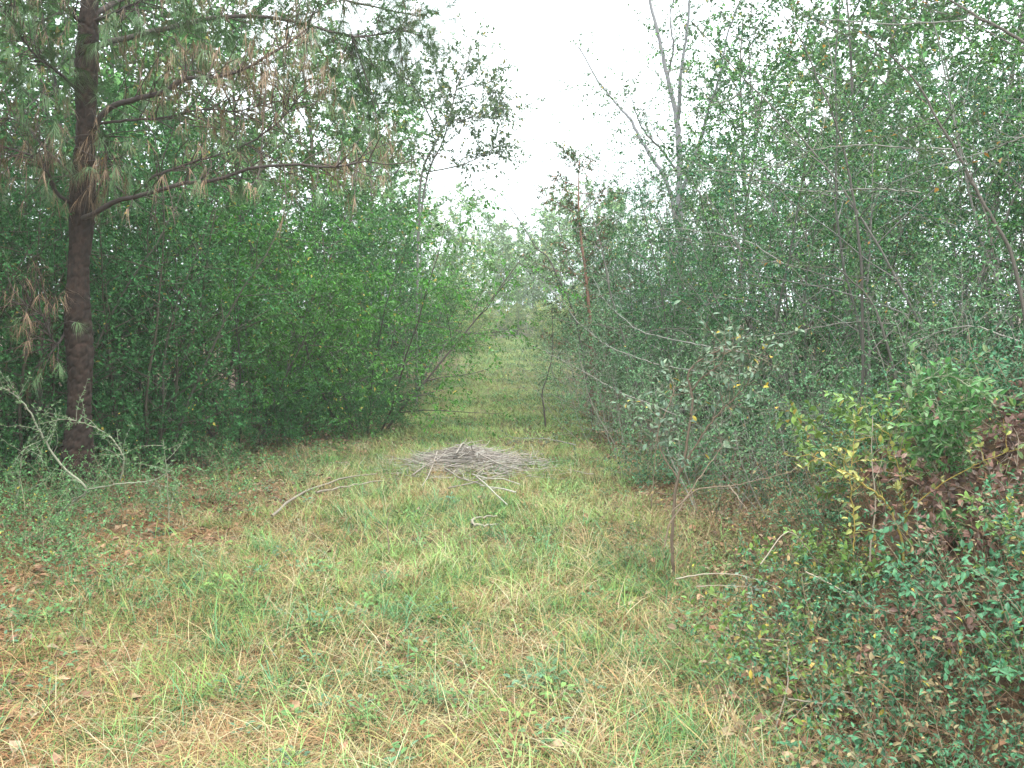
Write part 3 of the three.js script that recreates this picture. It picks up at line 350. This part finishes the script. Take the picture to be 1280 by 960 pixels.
tracedTree('leaning_sapling', 'thin dark sapling leaning out over the path beside the cedar', 'tree', CURVE.leanStem, 0.018, [0.12, 0.1, 0.09], { twigs: 1, chance: 0.6, twigL: 0.5, twigR: 0.004, n: 7, L: 0.06, W: 0.03, c: [0.09, 0.16, 0.05], trunkFrom: 0.35 }, 103);
tracedTree('bare_sapling', 'single bare crooked sapling standing at the right edge of the path', 'sapling', CURVE.smallSapling, 0.016, [0.1, 0.08, 0.07], { twigs: 1, chance: 0.1, twigL: 0.2, twigR: 0.003, n: 2, L: 0.04, W: 0.02, c: [0.1, 0.15, 0.06], trunkFrom: 0.7 }, 104, 'stem');
tracedTree('pale_stemmed_bush', 'straggling bush with pale bent stems and tiny leaves before the pine trunk', 'shrub', CURVE.leftSapling, [0.011, 0.007, 0.007, 0.006, 0.006], [0.3, 0.3, 0.22], { twigs: 2, chance: 0.3, twigL: 0.3, twigR: 0.0022, n: 16, L: 0.03, W: 0.017, c: [0.1, 0.19, 0.07], trunkFrom: 0.05, from: 0.05, onStem: 2 }, 105, 'stem');
const twigLeaf = { twigs: 1, chance: 0.35, twigL: 0.22, twigR: 0.002, n: 9, L: 0.032, W: 0.017, c: [0.075, 0.13, 0.07], trunkFrom: 0.05, onStem: 1, mat: M.glossyLeaf, jig: 0.006 };
CURVE.archTwig.forEach((c, k) => tracedTree('arching_branch', ['pale arching yaupon branch reaching out low over the path', 'long straight pale branch lying across the face of the yaupon thicket'][k < 3 ? 0 : 1], 'branch', [c], k < 3 ? 0.007 : 0.0055, [0.27, 0.25, 0.22], { ...twigLeaf, chance: k < 3 ? 0.6 : 0.4, onStem: k < 3 ? 2 : 1 }, 110 + k, 'stem', 5).userData.group = k < 3 ? 'branches arching over the path' : 'pale branches across the thicket');
CURVE.darkLimb.forEach((c, k) => tracedTree('crooked_tree', 'thin dark crooked trunk standing among the yaupon leaves', 'tree', [c], 0.0125, [0.1, 0.085, 0.07], { twigs: 1, chance: 0.7, twigL: 0.5, twigR: 0.003, n: 12, L: 0.05, W: 0.026, c: [0.08, 0.14, 0.05], odd: [0.4, 0.2, 0.04], oddShare: 0.06, trunkFrom: 0.4 }, 130 + k).userData.group = 'crooked trunks in the thicket');
tracedTree('forked_sapling', 'spindly forked sapling with pale oval leaves at the edge of the grass', 'sapling', CURVE.rightSapling, [0.012, 0.006, 0.007, 0.005], [0.2, 0.14, 0.1], { twigs: 2, chance: 0.5, twigL: 0.4, twigR: 0.002, n: 9, L: 0.05, W: 0.026, c: [0.13, 0.19, 0.12], odd: [0.5, 0.36, 0.04], oddShare: 0.04, trunkFrom: 0.35, from: 0.3, round: true, mat: M.glossyLeaf }, 140, 'stem');
tracedTree('yellowing_plant', 'tall weed with yellow leaves and golden stems on the brushy bank', 'plant', CURVE.yellowPlant, 0.006, [0.4, 0.28, 0.07], { twigs: 1, chance: 0.3, twigL: 0.13, twigR: 0.002, n: 4, L: 0.04, W: 0.022, c: [0.38, 0.38, 0.1], odd: [0.14, 0.2, 0.07], oddShare: 0.5, trunkFrom: 0.2, from: 0.15, onStem: 1, round: true }, 141, 'stem');
tracedTree('climbing_vine', 'bright green leafy vine mounded over a twig on the bank', 'plant', CURVE.greenVine, 0.005, [0.3, 0.3, 0.2], { twigs: 3, chance: 0.6, twigL: 0.17, twigR: 0.002, n: 8, L: 0.045, W: 0.022, c: [0.09, 0.24, 0.06], odd: [0.2, 0.3, 0.12], oddShare: 0.15, trunkFrom: 0.15, from: 0.15, round: true }, 142, 'stem');
CURVE.dryBranch.forEach((c, k) => { const o = tracedTree('dry_stalk', 'leafless dry stalk standing in the grass by the spindly sapling', 'twig', [c], 0.0045, [0.24, 0.18, 0.13], { twigs: 1, chance: 0.12, twigL: 0.2, twigR: 0.002, n: 0, L: 0.03, W: 0.02, c: [0, 0, 0] }, 150 + k, 'stem', 5); o.userData.group = 'dry stalks in the grass'; });
CURVE.paleStick.forEach((c, k) => { const o = tracedTree('dead_weed', 'thin pale dead weed stalk tangled in the low brush on the bank', 'weed', [c], rrSeed(k), [0.36, 0.3, 0.23], { twigs: 1, chance: k > 14 ? 0.25 : 0.06, twigL: 0.2, twigR: 0.0018, n: k === 3 || k === 4 ? 8 : 0, L: 0.03, W: 0.014, c: [0.16, 0.22, 0.16], jig: 0.0015, onStem: k === 3 || k === 4 || k === 2 ? 1 : 0, mat: M.glossyLeaf }, 160 + k, 'stem', 5); o.userData.group = 'dead weed stalks on the bank'; });
function rrSeed(k) { return 0.003 + 0.0025 * h2(k, 3); }

// ---------------------------------------------------------------- brush pile and loose sticks
{
  R = rng(201);
  const C = [-0.5, 0, -9.75]; C[1] = height(C[0], C[2]);
  const o = thing('brush_pile', 'low heap of dry grey-brown sticks in the middle of the grassy path', 'brush pile', C);
  const cols = [[0.34, 0.3, 0.26], [0.26, 0.225, 0.2], [0.42, 0.38, 0.33]], mound = (x, z) => (0.05 + 0.19 * noise(x * 3.1 + 4, z * 2.4)) * Math.exp(-(x * x / 0.4 + z * z / 0.5)) + 0.05 * noise(x * 8, z * 8);
  for (const [k, c] of CURVE.pileStick.entries()) { const a = sub(c[0], C), b = sub(c[1], C), q = [0, 1, 2, 3].map((i) => { const x = a[0] + (b[0] - a[0]) * i / 3, z = a[2] + (b[2] - a[2]) * i / 3; return [x, mound(x, z) + 0.05 + rr(-0.01, 0.01), z]; }); new Shape().tube(q, radii(4, 0.009, 0.005), 5, cols[k % 3]).build('stick', M.twig, o, true); }
  const kinds = []; for (let k = 0; k < 9; k++) { const L = rr(0.25, 0.75), n = 5, q = []; for (let i = 0; i <= n; i++) q.push([(i / n - 0.5) * L, rr(-0.012, 0.012), rr(-0.018, 0.018)]); kinds.push(new Shape().tube(q, radii(n + 1, rr(0.0035, 0.0065), 0.0025), 5, cols[k % 3]).geometry(true)); }
  for (let k = 0; k < 190; k++) { const far = k % 6 === 0, x = (R() + R() + R() - 1.5) * (far ? 1.3 : 0.62) - (far ? 0.25 : 0), z = (R() + R() + R() - 1.5) * 0.9, m = new THREE.Mesh(kinds[k % 9], M.twig); m.name = 'stick'; m.castShadow = m.receiveShadow = true; m.position.set(x, mound(x, z) * rr(0.3, 1) + 0.03, z); m.rotation.set(rr(-0.2, 0.2), rr(0, 3.14), rr(-0.3, 0.3) * (far ? 0.2 : 1)); o.add(m); }
  const t = new Shape(); for (let k = 0; k < 1500; k++) { const x = (R() + R() + R() - 1.5) * 0.8, z = (R() + R() + R() - 1.5) * 0.8, a = rr(0, 6.28), d = nrm([Math.cos(a), rr(-0.15, 0.2), Math.sin(a)]), p = [x, mound(x, z) * rr(0.5, 1) + 0.02, z], L = rr(0.08, 0.3); t.tube([p, add(add(p, d, L * 0.5), rdir(), 0.015), add(p, d, L)], [0.004, 0.003, 0.002], 3, tint(cols[k % 3], 0.25)); }
  tag(t.build('twig_litter', M.twig, o, true), { kind: 'stuff' });
  CURVE.lyingStick.forEach((c, k) => { const s = thing('fallen_stick', k < 2 ? 'long thin fallen branch lying beside the stick heap' : 'short pale stick lying in grass before the stick heap', 'stick', c[0], k < 2 ? 'fallen branches by the heap' : 'short sticks in the grass'), q = smoothCurve(c.map((p) => [p[0] - c[0][0], height(p[0], p[2]) + 0.06 - c[0][1], p[2] - c[0][2]]), 14, 0.008); new Shape().tube(q, radii(15, 0.013, 0.006), 6, k < 2 ? [0.25, 0.21, 0.17] : [0.3, 0.26, 0.21]).build('shaft', M.twig, s, true); });
}

// ---------------------------------------------------------------- low brush
const lowBlue = { fine: true, stems: 9, spread: 0.5, lean: 1.3, height: 0.62, bark: [0.25, 0.2, 0.13], seg: [6, 4], wob: [0.2, 0.25], up: [-0.03, 0], taper: [0.4, 0.4], nb: [7, 0], from: [0.2, 0], ang: [0.9, 0], ratio: [0.42, 0], rad: [0.004, 0.002], leaves: [8, 10], leafL: 0.032, leafW: 0.016, leaf: [0.05, 0.16, 0.07], odd: [0.42, 0.36, 0.06], oddShare: 0.015, vary: 0.4, flop: 0.6, round: true, mat: M.glossyLeaf };
const lowGreen = { ...lowBlue, stems: 8, lean: 1.1, height: 0.6, leafL: 0.026, leafW: 0.015, leaves: [10, 13], leaf: [0.1, 0.22, 0.08], mat: M.matteLeaf, nb: [8, 0], round: false };
const lb = [301, 302, 303].map((s) => plant('low_bush', 'low blue-green bush with oval leaves on the brushy bank', 'bush', 'low bushes on the bank', lowBlue, s));
const lw = plant('yellowish_bush', 'low bush with larger yellow-green leaves among the blue-green bank bushes', 'bush', 'yellow-green bushes on the bank', { ...lowBlue, height: 0.6, leafL: 0.05, leafW: 0.028, leaf: [0.14, 0.24, 0.04], odd: [0.42, 0.3, 0.06], oddShare: 0.08, mat: M.softLeaf }, 304);
const lg = [311, 312, 313].map((s) => plant('trailing_bush', 'low trailing bush with tiny pale green leaves near the pine', 'bush', 'trailing bushes near the pine', lowGreen, s));
R = rng(320);
for (let k = 0; k < 76; k++) { const d = 2.3 + 3.5 * Math.pow(R(), 0.9), x0 = table(RIGHT, d) + 0.3, x = x0 + Math.pow(R(), 0.8) * (0.66 * d + 0.35 - x0); if (Math.hypot(x - 2.35, d - 4.1) < 0.5 || (d < 3.4 && x < x0 + 0.3)) continue; put(k % 7 === 3 ? lw : lb[k % 3], x, -d, rr(0.4, 0.9) * (x > 1.9 ? 1.25 : 1), rr(0, 6.28)); }
for (let k = 0; k < 14; k++) { const d = rr(5.8, 10), x = table(RIGHT, d) + 0.1 + R() * 2.2; put(lb[k % 3], x, -d, rr(0.6, 1.1), rr(0, 6.28), 'low blue-green bush at the shaded foot of the yaupon thicket', 'low bushes under the thicket'); }
for (let k = 0; k < 28; k++) { const d = rr(4.6, 8.2), x = table(LEFT, d) - 0.25 - Math.pow(R(), 0.8) * 2.4; put(lg[k % 3], x, -d, rr(0.55, 1.05), rr(0, 6.28)); }
for (let k = 0; k < 16; k++) { const d = rr(8.2, 19), x = table(LEFT, d) - 0.3 - R() * 1.4; put(lg[k % 3], x, -d, rr(0.5, 0.9), rr(0, 6.28), 'low pale green bush at the foot of the broad green shrubs', 'low bushes under the green shrubs'); }
{ // wiry russet weeds between the bushes
  const wiry = { ...lowBlue, stems: 14, spread: 0.6, lean: 0.9, height: 0.5, bark: [0.34, 0.2, 0.12], leaves: [2, 2], leafL: 0.03, leafW: 0.014, leaf: [0.2, 0.16, 0.08], rad: [0.0022, 0.0014], nb: [5, 0], mat: M.dryLeaf };
  const wi = [351, 352].map((s) => plant('wiry_weed', 'clump of wiry reddish-brown weeds at the foot of the bank', 'weed', 'wiry weeds along the bank', wiry, s));
  R = rng(355);
  for (let k = 0; k < 32; k++) { const d = rr(2.3, 7.5), x = table(RIGHT, d) - 0.3 + R() * 1.9; put(wi[k % 2], x, -d, rr(0.6, 1.1), rr(0, 6.28)); }
}
{ // heaps of dead leaves still on their stems
  const dry = { ...lowBlue, stems: 7, lean: 1.2, height: 0.35, leaves: [6, 7], leafL: 0.055, leafW: 0.03, leaf: [0.21, 0.12, 0.095], odd: [0.3, 0.2, 0.16], oddShare: 0.25, bark: [0.3, 0.22, 0.17], nb: [4, 0], mat: M.dryLeaf, flop: 1.4, hang: -0.3 };
  const dr = [331, 332].map((s) => plant('dead_bush', 'withered bush of curled pinkish-brown leaves on the bank', 'bush', 'withered bushes on the bank', dry, s));
  R = rng(340);
  for (const [x, z] of [[2.15, -3.9], [2.4, -4.0], [2.35, -4.35], [2.6, -4.4], [1.85, -3.5], [2.7, -4.8], [2.1, -4.2], [2.2, -3.6]]) put(dr[R() < 0.5 ? 0 : 1], x + rr(-0.05, 0.05), z, rr(0.7, 1.1), rr(0, 6.28));
}

// ---------------------------------------------------------------- grass, needles, litter (stuff)
function scatter(name, label, category, shapes, mat, places) { // nobody could count these: all tufts baked into one mesh
  let nv = 0, ni = 0; places.forEach((p, k) => { p.k = shapes[p.g ?? k % shapes.length]; nv += p.k.p.length; ni += p.k.i.length; });
  const P = new Float32Array(nv), C = new Float32Array(nv), I = new Uint32Array(ni), m4 = new THREE.Matrix4(), e = new THREE.Euler(), qn = new THREE.Quaternion(), a = new THREE.Vector3(), b = new THREE.Vector3();
  let v = 0, t = 0;
  for (const p of places) {
    e.set(p.tx ?? 0, p.turn, p.tz ?? 0, 'YXZ'); m4.compose(a.set(p.x, height(p.x, p.z) + (p.lift ?? 0), p.z), qn.setFromEuler(e), b.set(p.s, p.s, p.s));
    const S = p.k, o = v / 3;
    for (let k = 0; k < S.p.length; k += 3) { a.set(S.p[k], S.p[k + 1], S.p[k + 2]).applyMatrix4(m4); P[v] = a.x; P[v + 1] = a.y; P[v + 2] = a.z; C[v] = S.c[k] * p.c[0]; C[v + 1] = S.c[k + 1] * p.c[1]; C[v + 2] = S.c[k + 2] * p.c[2]; v += 3; }
    for (const q of S.i) I[t++] = q + o;
  }
  const g = new THREE.BufferGeometry(); g.setAttribute('position', new THREE.BufferAttribute(P, 3)); g.setAttribute('color', new THREE.BufferAttribute(C, 3)); g.setIndex(new THREE.BufferAttribute(I, 1));
  const m = new THREE.Mesh(g, mat); m.name = name; m.castShadow = m.receiveShadow = true; m.userData = { kind: 'stuff', label, category }; scene.add(m);
  console.log(name, ni / 3);
  return m;
}
function bladeTuft(seed, n, L, W, spread, bend, flat, seg = 3) {
  R = rng(seed); const g = new Shape();
  for (let k = 0; k < n; k++) { const a = rr(0, 6.28), d = nrm([Math.cos(a) * flat, 1, Math.sin(a) * flat].map((v, i) => v + (i === 1 ? 0 : rr(-0.2, 0.2)))); const b = rr(0.75, 1.2); g.strip([rr(-spread, spread), -0.01, rr(-spread, spread)], d, L * rr(0.5, 1.2), W * rr(0.7, 1.2), [b, b, b * rr(0.8, 1.1)], bend * rr(0.5, 1.4), seg, nrm([Math.sin(a), rr(-0.4, 0.4), -Math.cos(a)])); }
  return g;
}
const greens = [[0.12, 0.24, 0.055], [0.08, 0.2, 0.06], [0.16, 0.26, 0.06], [0.08, 0.21, 0.09]], straws = [[0.36, 0.29, 0.14], [0.3, 0.24, 0.1], [0.4, 0.35, 0.2], [0.3, 0.18, 0.08]], olives = [[0.24, 0.24, 0.07], [0.28, 0.26, 0.09]], lush = [[0.2, 0.36, 0.09], [0.24, 0.38, 0.12], [0.17, 0.33, 0.1], [0.3, 0.37, 0.14]];
const pick = (a) => a[Math.floor(R() * a.length)];
{
  const tufts = [bladeTuft(401, 8, 0.13, 0.005, 0.06, 0.7, 0.5), bladeTuft(402, 7, 0.22, 0.005, 0.06, 1.3, 0.5), bladeTuft(403, 7, 0.28, 0.0034, 0.07, 1.9, 0.8), bladeTuft(404, 8, 0.2, 0.0032, 0.08, 1.0, 1.6), bladeTuft(405, 7, 0.16, 0.007, 0.1, 0.8, 0.7, 2), bladeTuft(406, 6, 0.22, 0.006, 0.1, 1.2, 1.2, 2)];
  R = rng(410); const pl = [];
  const sow = (n, d0, d1, s0, s1) => { for (let k = 0; k < n; k++) {
    const d = d0 + (d1 - d0) * R(), l = table(LEFT, d) - 1.4, r = table(RIGHT, d) + 0.9, x = rr(l, r), w = pathness(x, -d);
    if (R() > 0.25 + 0.75 * w) continue;
    const patch = fbm(x * 0.9 + 3, d * 0.9), fine = noise(x * 4, d * 4), dryness = (d < 4.5 ? 0.62 : d < 7 ? 0.5 : d < 12 ? 0.3 : 0.12) + (patch - 0.5) * 1.4 + (fine - 0.5) * 0.6;
    const isDry = R() < dryness, c = tint(isDry ? pick(straws) : R() < 0.3 ? pick(olives) : pick(patch > 0.5 ? lush : greens), 0.25), far = d > 11;
    pl.push({ x, z: -d, turn: rr(0, 6.28), tx: rr(-0.3, 0.3), tz: rr(-0.3, 0.3), s: rr(s0, s1), c, g: far ? (isDry ? 5 : 4) : isDry ? (R() < 0.5 ? 3 : 2) : (R() < 0.45 ? 0 : R() < 0.7 ? 1 : 2) });
  } };
  sow(18000, 2.2, 6, 0.55, 1.05); sow(12500, 6, 11, 0.6, 1.1); sow(11000, 11, 22, 0.8, 1.3); sow(9000, 22, 46, 1.1, 1.9);
  for (let k = 0; k < 260; k++) { const d = 2.2 + R() * 9, x = rr(table(LEFT, d) - 0.8, table(RIGHT, d) + 0.3), c = pick(greens), st = R() < 0.35; for (let j = 0; j < 11; j++) pl.push({ x: x + rr(-0.09, 0.09), z: -d + rr(-0.09, 0.09), turn: rr(0, 6.28), tx: rr(-0.3, 0.3), tz: rr(-0.3, 0.3), s: rr(0.7, 1.25), c: tint(st ? pick(straws) : c, 0.25), g: R() < 0.6 ? 1 : 2 }); }
  scatter('path_grass', 'mixed green and straw-coloured grass covering the path', 'grass', tufts, M.blade, pl);
}
{
  const mats = []; for (const s of [421, 422, 423]) { R = rng(s); const g = new Shape(); for (let k = 0; k < 10; k++) { const a = rr(0, 6.28), b = rr(0.7, 1.25); g.strip([rr(-0.1, 0.1), rr(0.005, 0.045), rr(-0.1, 0.1)], nrm([Math.cos(a), rr(-0.1, 0.25), Math.sin(a)]), rr(0.1, 0.22), 0.0026, [b, b, b], 0.25, 2, [Math.sin(a), 0.2, -Math.cos(a)]); } mats.push(g); }
  R = rng(430); const pl = [], cs = [[0.32, 0.16, 0.07], [0.27, 0.13, 0.055], [0.38, 0.24, 0.12]];
  for (let k = 0; k < 26000; k++) { const d = 2.2 + Math.pow(R(), 1.6) * 9, x = rr(-5.5, 1.6), near = ss(0.8, -1.6, x - (table(LEFT, d) + 0.6)); if (R() > 0.14 + near * 0.86 * ss(10, 6, d)) continue; pl.push({ x, z: -d, turn: rr(0, 6.28), s: rr(0.8, 1.2), c: tint(pick(cs), 0.3), lift: 0.005 }); }
  scatter('pine_straw', 'orange-brown fallen pine needles matting the ground left of the path', 'needles', mats, M.needle, pl);
}
{
  const geos = []; for (const s of [441, 442, 443]) { R = rng(s); const g = new Shape(); g.leaf([-0.03, 0.012, 0], [1, rr(-0.1, 0.2), 0.1], [rr(-0.3, 0.3), 1, rr(-0.3, 0.3)], 0.07, 0.042, [1, 1, 1], rr(0.15, 0.45), s === 441, rr(-0.3, 0.3)); geos.push(g); }
  R = rng(450); const pl = [], cs = [[0.24, 0.13, 0.08], [0.3, 0.17, 0.1], [0.16, 0.09, 0.06], [0.36, 0.25, 0.16]];
  for (let k = 0; k < 30000; k++) { const d = 2.4 + Math.pow(R(), 1.4) * 16, x = rr(-8, 6), w = pathness(x, -d); if (R() < w * 0.96) continue; pl.push({ x, z: -d, turn: rr(0, 6.28), tx: rr(-0.5, 0.5), tz: rr(-0.5, 0.5), s: rr(0.6, 1.15), c: tint(pick(cs), 0.35), lift: rr(0.005, 0.03) }); }
  scatter('leaf_litter', 'fallen brown leaves under the shrubs on both sides', 'leaves', geos, M.dryLeaf, pl);
}
{
  const geos = []; for (const s of [461, 462, 463]) { R = rng(s); const g = new Shape(); for (let k = 0; k < 11; k++) { const a = k * 2.4, t = k / 11, o = rr(0.01, 0.06); g.leaf([Math.cos(a) * o, 0.015 + t * 0.06, Math.sin(a) * o], nrm([Math.cos(a), rr(-0.1, 0.6), Math.sin(a)]), [0, 1, 0], rr(0.025, 0.042), rr(0.014, 0.022), [1, 1, 1].map((v) => v * (0.85 + 0.3 * h2(k, s))), 0.2, true); } g.tube([[0, 0, 0], [0.004, 0.04, 0], [0, 0.075, 0.004]], [0.002, 0.0015, 0.001], 3, [0.8, 0.8, 0.6]); geos.push(g); }
  R = rng(470); const pl = [], cs = [[0.09, 0.18, 0.08], [0.08, 0.16, 0.09], [0.13, 0.22, 0.06], [0.1, 0.2, 0.06]];
  for (let k = 0; k < 6500; k++) { const d = 2.3 + Math.pow(R(), 1.4) * 14, x = rr(-5, 4), w = pathness(x, -d), c = fbm(x * 1.1 + 9, d * 1.1); if (R() > (w > 0.5 ? 0.08 + ss(0.5, 0.7, c) * 0.5 : 0.5)) continue; pl.push({ x, z: -d, turn: rr(0, 6.28), tx: rr(-0.3, 0.3), tz: rr(-0.3, 0.3), s: rr(0.6, 1.3), c: tint(pick(cs), 0.3) }); }
  scatter('ground_weeds', 'small oval-leaved weeds sprouting through grass and litter', 'weeds', geos, M.matteLeaf, pl);
}
console.log('all built');
renderer.render(scene, camera);
